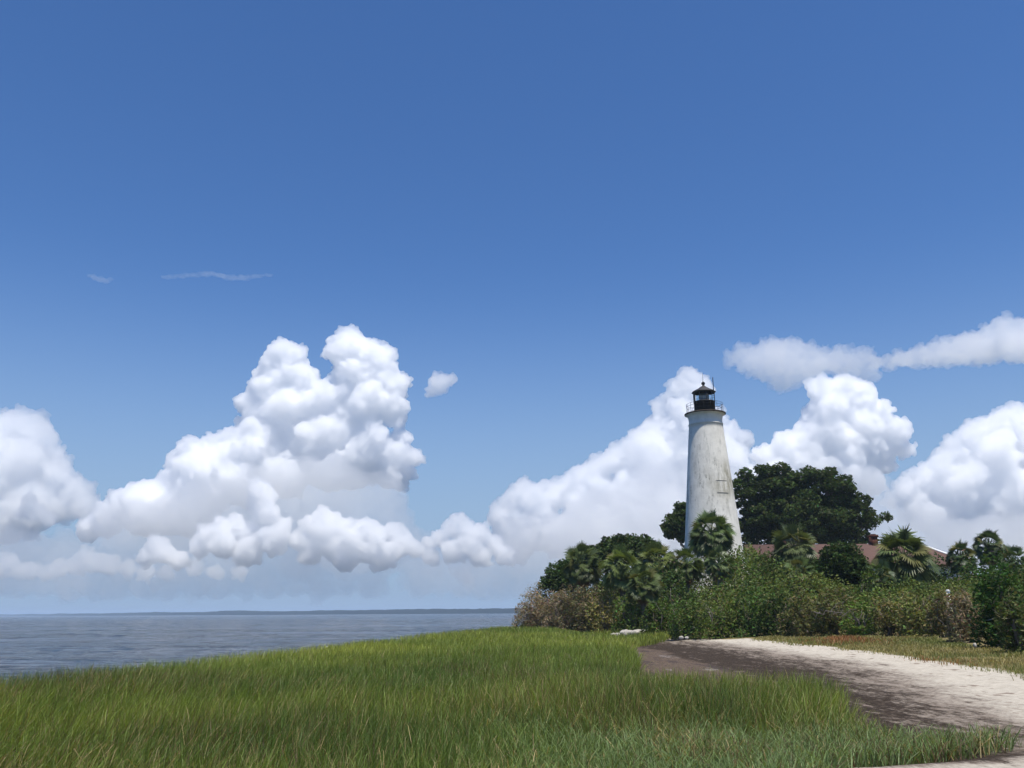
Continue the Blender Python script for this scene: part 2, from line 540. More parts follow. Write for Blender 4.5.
cloud('cumulus_cloud', 'soft hazy grey white cloud cut by the left edge of the picture',
      [(35,422,14),(20,422,16),(45,440,17),(5,432,24),(30,460,30),(58,475,20),(10,475,30),(74,500,20),(40,508,30),(92,516,16),(10,520,30),(-25,450,40),(-30,500,40)], 11000, .009, seed=6, scale=.85)
cloud('cumulus_cloud', 'small bright puff in front of the hazy left edge cloud', [(30,500,8),(36,512,9),(48,520,8),(22,514,7)], 9000, .014, seed=7)
cloud('cumulus_cloud', 'tiny lone wisp of cloud right of the twin towers', [(437,383,11),(446,380,9),(431,392,7),(454,379,6),(440,388,8)], 9000, .013, seed=8)
MID = [(690,378,13),(676,392,13),(660,407,10),(702,390,13),(682,415,22),(656,430,18),(640,442,15),(700,425,24),(730,432,13),(745,440,11),(620,457,16),(600,469,16),(580,477,14),
       (650,465,30),(690,465,30),(720,460,25),(560,492,16),(524,488,13),(514,500,15),(545,505,17),(590,505,28),(630,500,30),(670,510,30),(500,519,15),(535,530,24),(570,540,26),(610,540,28),(650,545,28),
       (720,500,30),(700,540,28),(510,550,18),(745,480,20),(672,438,20),(668,450,24),(650,448,20)]
cloud('cumulus_cloud', 'long soft cumulus bank rising up behind the white lighthouse', MID, 10500, .014, seed=9)
cloud('cumulus_cloud', 'low small cumulus lumps left of the bank behind the lighthouse',
      [(458,520,9),(466,527,10),(450,530,10),(440,539,11),(428,543,9),(480,534,12),(468,542,15),(494,545,12),(452,552,13),(480,556,13),(505,555,12),(430,556,10)], 8600, .02, seed=10, fill=False)
cloud('cumulus_cloud', 'bright white cumulus mass above the big oak',
      [(820,391,15),(845,388,16),(865,391,14),(830,410,22),(870,415,22),(893,432,16),(904,449,11),(880,450,20),(850,440,28),(815,435,25),(785,447,17),(765,457,13),(800,465,22),(840,475,26),(870,480,16),(780,480,20)], 9800, .024, seed=11)
cloud('cumulus_cloud', 'big white and grey cumulus running out of the right edge',
      [(1000,428,18),(975,433,16),(1020,418,18),(955,447,15),(990,455,28),(940,467,16),(920,482,16),(902,492,13),(890,502,9),(950,495,30),(1000,495,35),(920,515,20),(960,530,25),(1010,535,25),(1050,450,40),(1060,510,40),(1095,470,45),(966,474,26),(958,490,24),(985,490,26)], 10200, .014, seed=12)
cloud('cumulus_cloud', 'flat soft edged cloud shelf high behind the lighthouse top',
      [(748,360,17),(768,358,22),(792,358,24),(818,360,21),(842,360,18),(862,361,15),(785,376,17),(805,374,15),(735,358,11),(870,376,9),(852,374,11)], 11500, .0042, flat=.8, seed=13, scale=1.0, rough=.75, billow=8.0)
cloud('cumulus_cloud', 'flat streaming cloud at the upper right edge above the others',
      [(893,362,12),(915,357,15),(940,352,18),(965,348,21),(992,341,25),(1004,324,13),(1030,335,26),(1050,350,26),(1018,352,20),(985,352,18),(950,360,13),(880,362,9)], 11700, .0045, flat=.62, seed=14, scale=1.05, rough=.75, billow=8.0)
cloud('cirrus_cloud', 'longer thin cirrus streak high in the blue on the left', [(166,277,6),(180,276,6),(195,275,6),(208,273,6),(219,275,7),(230,278,7),(243,278,7),(256,276,6),(268,275,5)], 9000, .003, flat=.22, kids=(8,), billow=3.0, seed=15, scale=1.0, rough=.35, depth=.1)
cloud('cirrus_cloud', 'short faint cirrus scrap left of the longer streak', [(92,276,5),(97,279,6),(104,281,6),(111,279,4)], 9000, .0028, flat=.3, kids=(8,), billow=3.0, seed=16, scale=1.0, rough=.35, depth=.1)
# thin veils of rain haze hanging behind and below the heaps
cloud('veil_cloud', 'grey blue veil hanging under the huge twin topped cloud',
      [(130,528,30),(180,525,40),(230,512,44),(285,505,46),(335,500,42),(380,500,30),(400,545,26),(350,548,34),(300,552,34),(240,558,30),(180,560,30),(120,560,28),(60,560,28),(5,556,30),(430,560,24),(20,582,18),(70,584,18),(120,583,18),(170,584,18),(220,583,18),(270,582,18),(320,583,18),(370,582,18),(420,581,18),(460,582,16),(-30,580,22)], 9000, .0022, kids=(8,5), seed=21, scale=.95, voxel=1.6, rough=.7)
cloud('veil_cloud', 'grey blue veil along the foot of the bank behind the lighthouse',
      [(470,560,26),(520,552,32),(570,555,36),(630,560,40),(690,560,40),(600,520,34),(660,500,36),(720,490,34),(760,520,40),(740,560,40),(480,582,18),(520,582,18),(560,583,18),(600,583,18)], 9500, .0022, kids=(8,5), seed=22, scale=.95, voxel=1.6, rough=.7)
cloud('veil_cloud', 'pale grey veil low in the sky right of the oak',
      [(800,540,40),(850,535,36),(890,540,36),(930,550,38),(980,560,40),(1030,560,40),(860,490,26),(1080,540,50)], 9500, .0022, kids=(8,5), seed=23, scale=.95, voxel=1.6, rough=.7)


# ------------------------------------------------------------------ the lighthouse
def lighthouse():
    Y = 95.0
    base = at(714.3, 560, Y); bx = base.x
    gzb = gz(bx, Y)
    mpp = lambda y: (Y * math.cos(PITCH) + (at(512, y, Y).z - CAM_Z) * math.sin(PITCH)) / F
    zz = lambda y: at(706, y, Y).z - gzb
    t = thing('lighthouse', (bx, Y, gzb), 'weathered white conical lighthouse with black lantern, standing behind palms', 'lighthouse')
    m = Mat('whitewashed_masonry')
    p = m.pos()
    base_c = m.mix(m.noise(1.1, 6, .65, lo=.35, hi=.7), (.82, .785, .70), (.69, .66, .585))
    streak = m.noise(1.7, 7, .75, stretch=(1, 1, .2), lo=.50, hi=.66)
    spots = m.noise(2.6, 8, .78, lo=.50, hi=.62)
    zsep = m.n('SeparateXYZ'); m.set(zsep.inputs[0], p)
    band = m.math('MULTIPLY', m.ramp(zsep.outputs[2], 7.0, 11.5), m.math('SUBTRACT', 1.0, m.ramp(zsep.outputs[2], 15.5, 20.5)))
    c = m.mix(m.math('MULTIPLY', m.math('MULTIPLY', streak, spots), m.math('ADD', m.math('MULTIPLY', band, .75), .2)), base_c, (.12, .115, .10))
    c = m.mix(m.math('MULTIPLY', streak, m.math('ADD', m.math('MULTIPLY', band, .36), .10)), c, (.30, .29, .25))
    # a patch of green brown algae on the right
    dist = m.n('VectorMath', operation='DISTANCE'); m.set(dist.inputs[0], p); dist.inputs[1].default_value = (1.5, -2.0, 13.3)
    alg = m.math('MULTIPLY', m.math('SUBTRACT', 1.0, m.ramp(dist.outputs['Value'], .5, 3.2)), m.noise(1.0, 6, .7, stretch=(1, 1, .35), lo=.36, hi=.62))
    c = m.mix(m.math('MULTIPLY', alg, .75), c, (.22, .195, .11))
    b = m.bsdf(c, .85, .2)
    br = m.n('TexBrick', Scale=1.0); 
    cyl = m.n('CombineXYZ'); ang = m.math('ARCTAN2', zsep.outputs[1], zsep.outputs[0])
    m.set(cyl.inputs[0], m.math('MULTIPLY', ang, 2.6)); m.set(cyl.inputs[1], zsep.outputs[2])
    m.set(br.inputs['Vector'], cyl.outputs[0])
    br.inputs['Mortar Size'].default_value = .012; br.inputs['Brick Width'].default_value = .42; br.inputs['Row Height'].default_value = .16
    m.bump(b, m.math('ADD', m.math('MULTIPLY', br.outputs['Fac'], -.5), m.noise(4, 6, .7)), .55, .035)
    wall_m = m.m

    r545, r425 = 28.2 * mpp(545), 16.6 * mpp(425)
    z545, z425, z415 = zz(545), zz(425), zz(414.5)
    sl = (r425 - r545) / (z425 - z545)
    r0 = r545 - sl * z545
    lip = 19.9 * mpp(415)
    prof = [(r0 + .35, -1.2), (r0 + .35, .25), (r0 + .02, .45)]
    for k in range(1, 25):
        z = .45 + (z425 - .55 - .45) * k / 24
        prof.append((r0 + sl * z, z))
    rt = r0 + sl * (z425 - .1)
    prof += [(rt + .0, z425 - .10), (rt + .05, z425 - .06), (rt + .05, z425 + .06), (rt - .02, z425 + .09), (rt - .02, z425 + .5), (rt + .02, z425 + .75),
             (rt + .09, z415 - .22), (lip - .16, z415 - .11), (lip - .06, z415 - .06), (.2, z415 - .06)]
    g = Geo(); g.lathe(prof, 96)
    g.build('tower_wall', wall_m, t, True)
    # bricked up window on the face towards the beach
    bw = Geo()
    zc = zz(489.5); rr = r0 + sl * zc
    phi = math.atan2(-.94, .34)
    half = 6 * mpp(489)
    fr_parts = []
    for s_ in (-1, 1):
        bw = Geo(); fr_parts.append(bw)
        pz = zc + s_ * 6.1 * mpp(489)
        for k in range(10):
            a0 = phi + (-1 + k * .2) * half / rr; a1 = a0 + .2 * half / rr * 1.02
            rw = r0 + sl * pz
            v = []
            for a in (a0, a1):
                for ro in (-.05, .035):
                    for dz in (-.032, .032):
                        v.append(((rw + ro) * math.cos(a), (rw + ro) * math.sin(a), pz + dz))
            bw.add(v, [(0, 2, 3, 1), (4, 5, 7, 6), (0, 1, 5, 4), (2, 6, 7, 3), (1, 3, 7, 5), (0, 4, 6, 2)])
    fill = Geo(); v = []; n = 8
    for k in range(n + 1):
        a = phi + (-1 + 2 * k / n) * half / rr
        for s_ in (-1, 1):
            pz = zc + s_ * 5.7 * mpp(489)
            v.append(((r0 + sl * pz + .012) * math.cos(a), (r0 + sl * pz + .012) * math.sin(a), pz))
    fill.add(v, [(2 * k, 2 * k + 2, 2 * k + 3, 2 * k + 1) for k in range(n)])
    wdw = fill.build('blocked_window', wall_m, t, True)
    stone = simple('window_edge_stone', (.31, .295, .26), .9, .1)
    fr_parts[0].build('sill', stone, wdw); fr_parts[1].build('lintel', stone, wdw)  # thin darker strips drawing the window's bottom and top edge

    black = simple('black_painted_iron', (.009, .010, .012), .55, .15)
    deck_m = simple('rusty_deck_iron', (.10, .075, .055), .8, .3, 0, 2.5, .6)
    g = Geo(); g.lathe([(.3, z415 - .055), (lip - .02, z415 - .055), (lip + .05, z415 - .03), (lip + .05, z415 + .055), (lip + .02, z415 + .08), (.3, z415 + .10)], 64)
    g.build('gallery_deck', deck_m, t)
    zd = z415 + .09
    # lantern
    rl = 10.4 * mpp(405)
    z1 = zz(402.2); z2 = zz(392.6); z3 = zz(385.8)
    g = Geo(); g.lathe([(rl, zd - .02), (rl, z1 - .06), (rl + .05, z1 - .05), (rl + .05, z1 + .02), (.1, z1 + .02)], 10)
    g.build('lantern_base', black, t)
    sash_m = simple('painted_sash_iron', (.10, .095, .09), .5, .3)
    gm = Mat('lantern_glass')
    gb = gm.bsdf((.9, .95, .95), .02, .5, Transmission_Weight=1.0, IOR=1.05)
    rg = rl - .02
    cyl_m = gm.m
    g = Geo(); g.lathe([(rg, z1 + .03), (rg, z2 - .01)], 10)
    g.build('lantern_glass', cyl_m, t)
    sash = Geo()
    for k in range(10):
        a = 2 * math.pi * (k + .5) / 10
        sash.tube([((rg + .02) * math.cos(a), (rg + .02) * math.sin(a), z1 + .02), ((rg + .02) * math.cos(a), (rg + .02) * math.sin(a), z2)], .03, 6)
    for zq in (z1 + .05, (z1 * .45 + z2 * .55), z2 - .04):
        ring = [((rg + .02) * math.cos(2 * math.pi * (k + .5) / 10), (rg + .02) * math.sin(2 * math.pi * (k + .5) / 10), zq) for k in range(11)]
        sash.tube(ring, .022, 5)
    sash.build('glazing_bars', sash_m, t)
    # the lens inside
    lm = Mat('lens_glass'); lm.bsdf((.75, .8, .8), .12, .8, Transmission_Weight=.35)
    prof = []
    hh = z2 - z1
    for k in range(25):
        u = k / 24
        prof.append(((.34 + .20 * math.sin(u * math.pi)) + (.03 if k % 2 else 0), z1 + .08 + u * hh * .86))
    g = Geo(); g.lathe(prof, 24)
    lens = g.build('lens', lm.m, t, True)
    brass = simple('brass', (.50, .22, .12), .35, .5, .6)
    g = Geo(); g.lathe([(.25, z1), (.3, z1 + .05), (.36, z1 + .09)], 20); g.build('lens_base', brass, lens)
    g = Geo(); g.lathe([(.42, z2 - .14), (.3, z2 - .02), (.05, z2)], 20); g.build('lens_cap', brass, lens)
    # roof
    roof_m = simple('grey_roof_iron', (.070, .066, .062), .55, .4, .3, 4, .5)
    ro = rl + .16
    g = Geo(); g.lathe([(rl - .1, z2 - .02), (ro, z2 - .03), (ro + .02, z2 + .06), (ro - .12, z2 + .14), (ro * .52, (z2 + z3) / 2 + .02), (.16, z3 - .02), (.12, z3 + .05), (.01, z3 + .06)], 10)
    roof = g.build('lantern_roof', roof_m, t)
    g = Geo(); g.lathe([(.11, z3), (.11, z3 + .10), (.19, z3 + .16), (.21, z3 + .26), (.18, z3 + .36), (.09, z3 + .43), (.05, z3 + .5), (.005, z3 + .52)], 20)
    g.build('vent_ball', black, roof, True)
    g = Geo(); g.tube([(0, 0, z3 + .45), (0, 0, zz(373))], [.028, .012], 6)
    g.build('lightning_rod', black, roof)
    g = Geo(); ax, ay = ro * .80, -.25
    g.tube([(ax, ay, z2 + .12), (ax, ay, zz(378))], .045, 6); g.tube([(ax * .8, ay * .8, z2 + .17), (ax, ay, z2 + .3)], .03, 5)
    g.build('antenna', black, roof)
    # railing
    rail = Geo(); rr_ = lip - .22; hr = 1.05
    nP = 16
    for k in range(nP):
        a = 2 * math.pi * (k + .3) / nP
        rail.tube([(rr_ * math.cos(a), rr_ * math.sin(a), zd - .06), (rr_ * math.cos(a), rr_ * math.sin(a), zd + hr)], .016, 5)
    for hq in (.42, .78, hr):
        rail.tube([(rr_ * math.cos(2 * math.pi * k / 48), rr_ * math.sin(2 * math.pi * k / 48), zd + hq) for k in range(49)], .016, 5, cap=False)
    rail.build('railing', black, t)
    # door on the landward side of the wall
    g = Geo(); g.box((-.5, r0 - .10, .3), (.5, r0 + .06, 2.5)); d = g.build('door', simple('green_door_paint', (.05, .07, .06), .6), t)
    return t


lighthouse()


# ------------------------------------------------------------------ keeper's house
def house():
    Y = 104.0
    xl, xr = at(748, 545, Y).x, at(945, 560, Y).x
    zr, ze = at(850, 544.0, Y).z, at(870, 565.5, Y - 4).z
    g0 = gz((xl + xr) / 2, Y)
    t = thing('keepers_house', ((xl + xr) / 2, Y, g0), 'low house with a reddish brown shingle roof half hidden behind palms', 'house')
    hx = (xr - xl) / 2; hy = 5.0; zr -= g0; ze -= g0
    m = Mat('roof_shingle')
    br = m.n('TexBrick', Scale=1.0); br.inputs['Brick Width'].default_value = .9; br.inputs['Row Height'].default_value = .16; br.inputs['Mortar Size'].default_value = .012
    sx = m.n('SeparateXYZ'); m.set(sx.inputs[0], m.pos()); cb = m.n('CombineXYZ'); m.set(cb.inputs[0], sx.outputs[0]); m.set(cb.inputs[1], sx.outputs[2]); m.set(br.inputs['Vector'], cb.outputs[0])
    br.inputs['Color1'].default_value = (.150, .092, .074, 1); br.inputs['Color2'].default_value = (.120, .074, .062, 1); br.inputs['Mortar'].default_value = (.07, .04, .034, 1)
    c = m.mix(m.noise(.7, 5, .7, lo=.35, hi=.7), br.outputs[0], (.12, .07, .056))
    m.bsdf(c, .9, .15)
    g = Geo()
    # ridge runs along the house; hipped at the right end, gabled at the left
    A, B_ = (-hx - .5, 0, zr), (hx - 3.0, 0, zr)
    e = [(-hx - .5, -hy - .5, ze), (hx + .5, -hy - .5, ze), (hx + .5, hy + .5, ze), (-hx - .5, hy + .5, ze)]
    dn = lambda p: (p[0], p[1], p[2] - .14)
    g.add([A, B_] + e + [dn(A), dn(B_)] + [dn(p) for p in e],
          [(2, 3, 1, 0), (4, 5, 0, 1), (8, 6, 7, 9), (10, 7, 6, 11), (2, 8, 9, 3), (3, 9, 10, 4), (4, 10, 11, 5)],
          [(3, 4, 1), (9, 7, 10), (2, 0, 6), (2, 6, 8), (5, 11, 6), (5, 6, 0)])
    roof = g.build('roof', m.m, t)
    white = simple('white_trim_paint', (.78, .78, .76), .6, .3)
    g = Geo()
    for yy in (-1, 1):
        g.tube([(hx - 3.0, 0, zr + .03), (hx + .5, yy * (hy + .5), ze + .03)], .12, 4)
    g.build('hip_flashing', white, roof)
    brick = simple('chimney_brick', (.13, .055, .04), .9, .1, 0, 6, .5)
    for px_, w_ in ((782, .34), (873, .34)):
        cx = at(px_, 540, Y).x - (xl + xr) / 2
        top = at(px_, 535.5, Y).z - g0
        ch = Geo(); ch.box((cx - w_, -.5, zr - .6), (cx + w_, .5, top - .18)); ch.box((cx - w_ - .1, -.6, top - .18), (cx + w_ + .1, .6, top))
        ch.box((cx - w_ + .12, -.35, top), (cx + w_ - .12, .35, top + .15))
        ch.build('chimney', brick, roof)
    g = Geo()
    g.box((-hx, -hy, -.5), (hx, hy, ze - .16))
    wall = g.build('wall', simple('house_stucco', (.62, .60, .55), .85, .2, 0, 1.5, .2), t)
    gab = Geo(); gab.add([(-hx, -hy, ze - .1), (-hx, hy, ze - .1), (-hx, 0, zr - .3), (-hx + .15, -hy, ze - .1), (-hx + .15, hy, ze - .1), (-hx + .15, 0, zr - .3)], [(0, 3, 5, 2), (1, 2, 5, 4)], [(0, 2, 1), (3, 4, 5)])
    gab.build('gable', white, wall)
    glass = simple('window_glass', (.02, .025, .03), .08, .6)
    for k in range(5):
        cx = -hx + 2.2 + k * (2 * hx - 4.4) / 4
        fr = Geo()
        for lo, hi in (((cx - .62, -hy - .06, 1.1), (cx - .5, -hy + .02, 2.7)), ((cx + .5, -hy - .06, 1.1), (cx + .62, -hy + .02, 2.7)), ((cx - .5, -hy - .06, 2.58), (cx + .5, -hy + .02, 2.7)), ((cx - .7, -hy - .12, 1.0), (cx + .7, -hy + .02, 1.1)), ((cx - .5, -hy - .05, 1.85), (cx + .5, -hy - .01, 1.91))):
            fr.box(lo, hi)
        w_ = fr.build('window', white, wall)
        pn = Geo(); pn.box((cx - .5, -hy - .03, 1.1), (cx + .5, -hy - .012, 2.58)); pn.build('pane', glass, w_)


house()


# ------------------------------------------------------------------ foliage
def leaves(g, c, size, col, jitter=.3, aspect=.5, up=0.0, r=rng):
    """one diamond leaf at each centre"""
    n = len(c)
    u = r.normal(size=(n, 3)); u[:, 2] *= .7; u /= np.linalg.norm(u, axis=1)[:, None] + 1e-9
    w = r.normal(size=(n, 3)); w[:, 2] += up
    v = np.cross(u, w); v /= np.linalg.norm(v, axis=1)[:, None] + 1e-9
    s = (np.asarray(size) * r.uniform(.6, 1.35, n))[:, None]
    p = np.stack([c - u * s, c + v * s * aspect, c + u * s, c - v * s * aspect], 1)
    k = np.asarray(col) * (1 + jitter * r.uniform(-1, 1, n))[:, None]
    k = np.clip(k * (1 + .12 * r.normal(size=(n, 3))), .003, .9)
    g.add(p.reshape(-1, 3), np.arange(4 * n).reshape(n, 4), None, np.repeat(k, 4, 0))


def ball_points(n, r=rng, shell=.5):
    d = r.normal(size=(n, 3)); d /= np.linalg.norm(d, axis=1)[:, None]
    return d * (r.uniform(0, 1, n) ** (1 / 3 * (1 - shell) + .12))[:, None]


def limb(g, a, b, r0, r1, wob=.12, n=5, c=(1, 1, 1)):
    a, b = Vector(a), Vector(b); L = (b - a).length
    pts = []
    for k in range(n + 1):
        u = k / n
        p = a.lerp(b, u)
        p.z += L * .10 * math.sin(u * math.pi)
        if 0 < k < n: p += Vector((rnd.uniform(-1, 1), rnd.uniform(-1, 1), rnd.uniform(-1, 1))) * L * wob * .5
        pts.append(p)
    g.tube(pts, [r0 + (r1 - r0) * k / n for k in range(n + 1)], 6, c)


def broad_tree(name, label, cat, Y, crown, trunk_px, n_clump, clump_r, per, leaf, col, trunk_r=.45, group=None, gap=1.15, depth=.7):
    """trunk and limbs to leaf clumps spread through an envelope given as ellipses (x, y, rx, ry)"""
    tx = at(trunk_px, 560, Y).x; tz = gz(tx, Y)
    t = thing(name, (tx, Y, tz), label, cat, group)
    org = Vector((tx, Y, tz)); pp = Y / F
    cen = []
    tries = 0
    wts = [e[2] * e[3] for e in crown]
    while len(cen) < n_clump and tries < 20000:
        tries += 1
        e = rnd.choices(crown, wts)[0]
        d = Vector((rnd.gauss(0, 1), rnd.gauss(0, 1), rnd.gauss(0, 1))).normalized() * rnd.uniform(.25, 1) ** .5
        rr = clump_r * rnd.uniform(.6, 1.3)
        p = at(e[0], e[1], Y) - org + Vector((d.x * (e[2] * pp - rr * .7), d.y * max(e[2] * pp * depth - rr * .7, .3), d.z * max(e[3] * pp - rr * .7, .1)))
        if all((p - q).length > gap * .5 * (rr + s) for q, s in cen): cen.append((p, rr))
    wood = Geo()
    top = sum((p.z for p, _ in cen)) / len(cen)
    fork = Vector((0, 0, max(1.0, min(p.z for p, _ in cen) * .8)))
    wood.tube([(0, 0, -.3), (.1, .05, fork.z * .5), tuple(fork)], [trunk_r * 1.3, trunk_r * .95, trunk_r * .85], 9)
    mains = []
    for k in range(max(4, n_clump // 9)):
        p, _ = cen[rnd.randrange(len(cen))]
        e = fork.lerp(p, .65); limb(wood, fork, e, trunk_r * .5, trunk_r * .2, .2); mains.append(e)
    for p, _ in cen:
        mnear = min(mains, key=lambda q: (q - p).length)
        limb(wood, mnear, p, trunk_r * .17, .03, .25, 4)
    wood.build('trunk', M_BARK, t, True)
    g = Geo()
    cc = np.array(col)
    for p, r_ in cen:
        n = int(per * (r_ / clump_r) ** 2)
        q = ball_points(n) * np.array([1.1, 1.1, .72]) * r_
        q *= (1 + .35 * fbm(q / r_ * 1.7 + np.array(p), 2, 7))[:, None]
        leaves(g, q + np.array(p), leaf, cc * rnd.uniform(.75, 1.3), aspect=.55)
    g.build('crown', M_LEAF, t)
    return t


OAK = (.052, .078, .022)
broad_tree('oak_tree', 'huge dark spreading live oak behind the brown roofed house', 'tree', 122,
           [(775, 488, 40, 28), (745, 500, 18, 36), (820, 492, 42, 28), (852, 507, 22, 22), (800, 520, 66, 28), (860, 520, 27, 12), (760, 530, 34, 22), (850, 538, 28, 14), (885, 517, 6, 5)],
           795, 260, 1.1, 260, .24, OAK, .8, gap=1.0, depth=.45)
broad_tree('oak_tree', 'dark oak crown peeking out left of the white tower', 'tree', 116, [(684, 522, 22, 22), (672, 530, 14, 12), (700, 510, 16, 16)], 690, 40, 1.0, 260, .24, OAK, .45, gap=1.15)
broad_tree('oak_tree', 'broad low dark oak at the left end of the thicket behind palms', 'tree', 98, [(628, 550, 36, 17), (600, 556, 26, 14), (650, 552, 14, 12), (580, 560, 14, 10)], 620, 64, 1.15, 330, .20, (.05, .078, .022), .4, gap=1.0)
broad_tree('bay_tree', 'small leafy green tree at the left tip above brown shrubs', 'tree', 88, [(560, 578, 18, 16), (572, 568, 14, 12), (548, 584, 9, 10)], 562, 30, .8, 260, .15, (.05, .085, .025), .16, gap=1.0)
broad_tree('cedar_tree', 'rounded dark green tree in front of the brown roof', 'tree', 70, [(842, 566, 24, 26), (828, 575, 16, 20), (858, 578, 16, 20)], 842, 44, .75, 300, .14, (.045, .075, .02), .16, gap=.95)


def shrub(name, label, x, ytop, ybase, hw, Y, col, n=3800, leaf=.13, twig=0.0, group=None, aspect=.5, stems=9, rough=.42, cat='shrub'):
    """mounded bush: stems from one root and leaves thick near its outer skin"""
    b = at(x, ybase, Y); z0 = gz(b.x, Y)
    t = thing(name, (b.x, Y, z0), label, cat, group)
    h = (at(x, ytop, Y).z - z0) * 1.06; w = hw * Y / F * 1.05; col = np.array(col) * rnd.uniform(.8, 1.25) * np.array([rnd.uniform(.88, 1.12), 1, rnd.uniform(.85, 1.15)])
    seed = rnd.random() * 100
    q = ball_points(int(n * 1.5), shell=.35)
    q = q[q[:, 2] > -.35][:n]
    k = 1 + rough * fbm(q * 1.6 + seed, 3, 3) * 1.6
    q = q * k[:, None]
    q = np.stack([q[:, 0] * w, q[:, 1] * w * .9, (q[:, 2] * .74 + .26) * h], 1)
    q[:, 2] = np.maximum(q[:, 2], .05)
    cl = fbm(q / max(w, .6) * 2.2 + seed * 3, 3, 5)[:, None]
    keep = cl[:, 0] > (-.32 if twig > .4 else -.12)
    q, cl = q[keep], cl[keep]
    g = Geo()
    c = np.array(col)
    if twig:
        sel = rng.random(len(q)) < twig
        tw = np.array([.31, .245, .16])
        leaves(g, q[sel], leaf * 1.7, tw, .4, .10)
        leaves(g, q[~sel], leaf, c * (1 + .5 * cl[~sel]), .35, aspect)
    else:
        leaves(g, q, leaf, c * (1 + .55 * cl), .35, aspect)
    g.build('foliage', M_LEAF, t)
    s = Geo()
    for k in range(stems):
        a = rnd.uniform(0, 6.28); u = rnd.uniform(.3, .8)
        limb(s, (rnd.uniform(-.2, .2) * w, rnd.uniform(-.2, .2) * w, -.1), (math.cos(a) * w * u, math.sin(a) * w * u, h * rnd.uniform(.5, .85)), .05, .012, .2, 4)
    s.build('stem', M_BARK, t, True)
    return t


GRN, LGRN, DGRN, OLV, BRN, TAN = (.080, .125, .026), (.115, .165, .036), (.046, .080, .019), (.150, .155, .048), (.26, .205, .125), (.24, .19, .10)
shrub('bare_shrub', 'leftmost brown twiggy shrub at the water end of the thicket', 535, 592, 625, 20, 83, BRN, 8500, .11, .75)
shrub('bare_shrub', 'brown twiggy shrub second from the water end', 560, 591, 625, 20, 81, BRN, 8500, .11, .7)
shrub('bare_shrub', 'brownish shrub turning green, third from the water end', 585, 590, 626, 20, 80, (.18, .16, .07), 7500, .11, .45)
shrub('saltbush', 'olive green shrub behind the pale rocks, beside brownish shrubs', 606, 590, 628, 17, 78, OLV, 3600, .12, .25)
shrub('saltbush', 'bright mid green bush right above the row of pale rocks', 632, 596, 630, 20, 74, LGRN, 4000, .12, .1)
shrub('saltbush', 'green bush where the marsh grass spit meets the beach', 660, 598, 632, 19, 69, GRN, 4000, .11, .1)
shrub('saltbush', 'low green bush at the tip of the white sand', 688, 602, 634, 18, 63, GRN, 3800, .10, .1)
shrub('saltbush', 'wide feathery green bush with dark hollow base at the sand end', 722, 590, 637, 26, 61, (.08, .125, .03), 6000, .10, .12, stems=12)
shrub('saltbush', 'green bush below the tower right of the feathery bush', 754, 592, 635, 20, 60, GRN, 4200, .10, .1)
shrub('saltbush', 'dark green bush below the pale stemmed palm', 780, 594, 634, 18, 59, DGRN, 4000, .10, .08)
shrub('saltbush', 'olive bush with brown twigs left of the grey branchy bush', 802, 594, 634, 18, 57, OLV, 3800, .10, .16)
shrub('saltbush', 'olive bush with bare grey branches showing at its foot', 832, 592, 634, 22, 55, (.12, .14, .042), 4500, .10, .16, stems=16)
shrub('saltbush', 'fresh green bush above the rusty red grass patch', 864, 600, 634, 17, 53, LGRN, 3600, .09, .08)
shrub('saltbush', 'brownish olive bush below the arching palm', 892, 596, 636, 19, 52, (.14, .14, .05), 3800, .09, .18)
shrub('saltbush', 'tall olive bush right below the arching palm', 919, 592, 638, 19, 50, OLV, 3800, .09, .14)
shrub('saltbush', 'brown and olive bush just under the small white post', 946, 593, 640, 19, 48, (.155, .145, .055), 3800, .09, .24)
shrub('bare_shrub', 'tan dry bush left of the dark rounded bush', 969, 590, 643, 16, 42, (.19, .165, .08), 3600, .085, .6)
shrub('wax_myrtle', 'dark green dense rounded bush near the right edge', 1006, 570, 648, 25, 36, (.042, .082, .020), 7500, .085, .04, stems=10)
shrub('saltbush', 'mixed green and brown bush cut by the right edge', 1022, 602, 652, 17, 33, (.10, .125, .04), 4000, .08, .16)
shrub('wax_myrtle', 'dark bush between the arching palm and the two round headed palms', 962, 566, 606, 22, 68, DGRN, 3600, .12, .08)
shrub('wax_myrtle', 'low dark bush behind the dense rounded bush at right edge', 1012, 560, 606, 22, 62, (.04, .07, .02), 3600, .12, .08)
shrub('wax_myrtle', 'mid green bush in front of the tower foot', 742, 566, 612, 24, 72, GRN, 4200, .13, .1)
shrub('wax_myrtle', 'leafy bush right of the tower foot among dry stalks', 770, 556, 606, 20, 78, (.06, .085, .03), 3600, .13, .2)
shrub('wax_myrtle', 'dark bush left of the palm before the tower', 668, 570, 616, 22, 76, DGRN, 3800, .13, .08)
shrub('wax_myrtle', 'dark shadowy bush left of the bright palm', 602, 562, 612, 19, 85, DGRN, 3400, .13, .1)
shrub('wax_myrtle', 'green bush behind the fresh green bush and the dark round tree', 872, 574, 612, 18, 62, GRN, 3400, .11, .08)


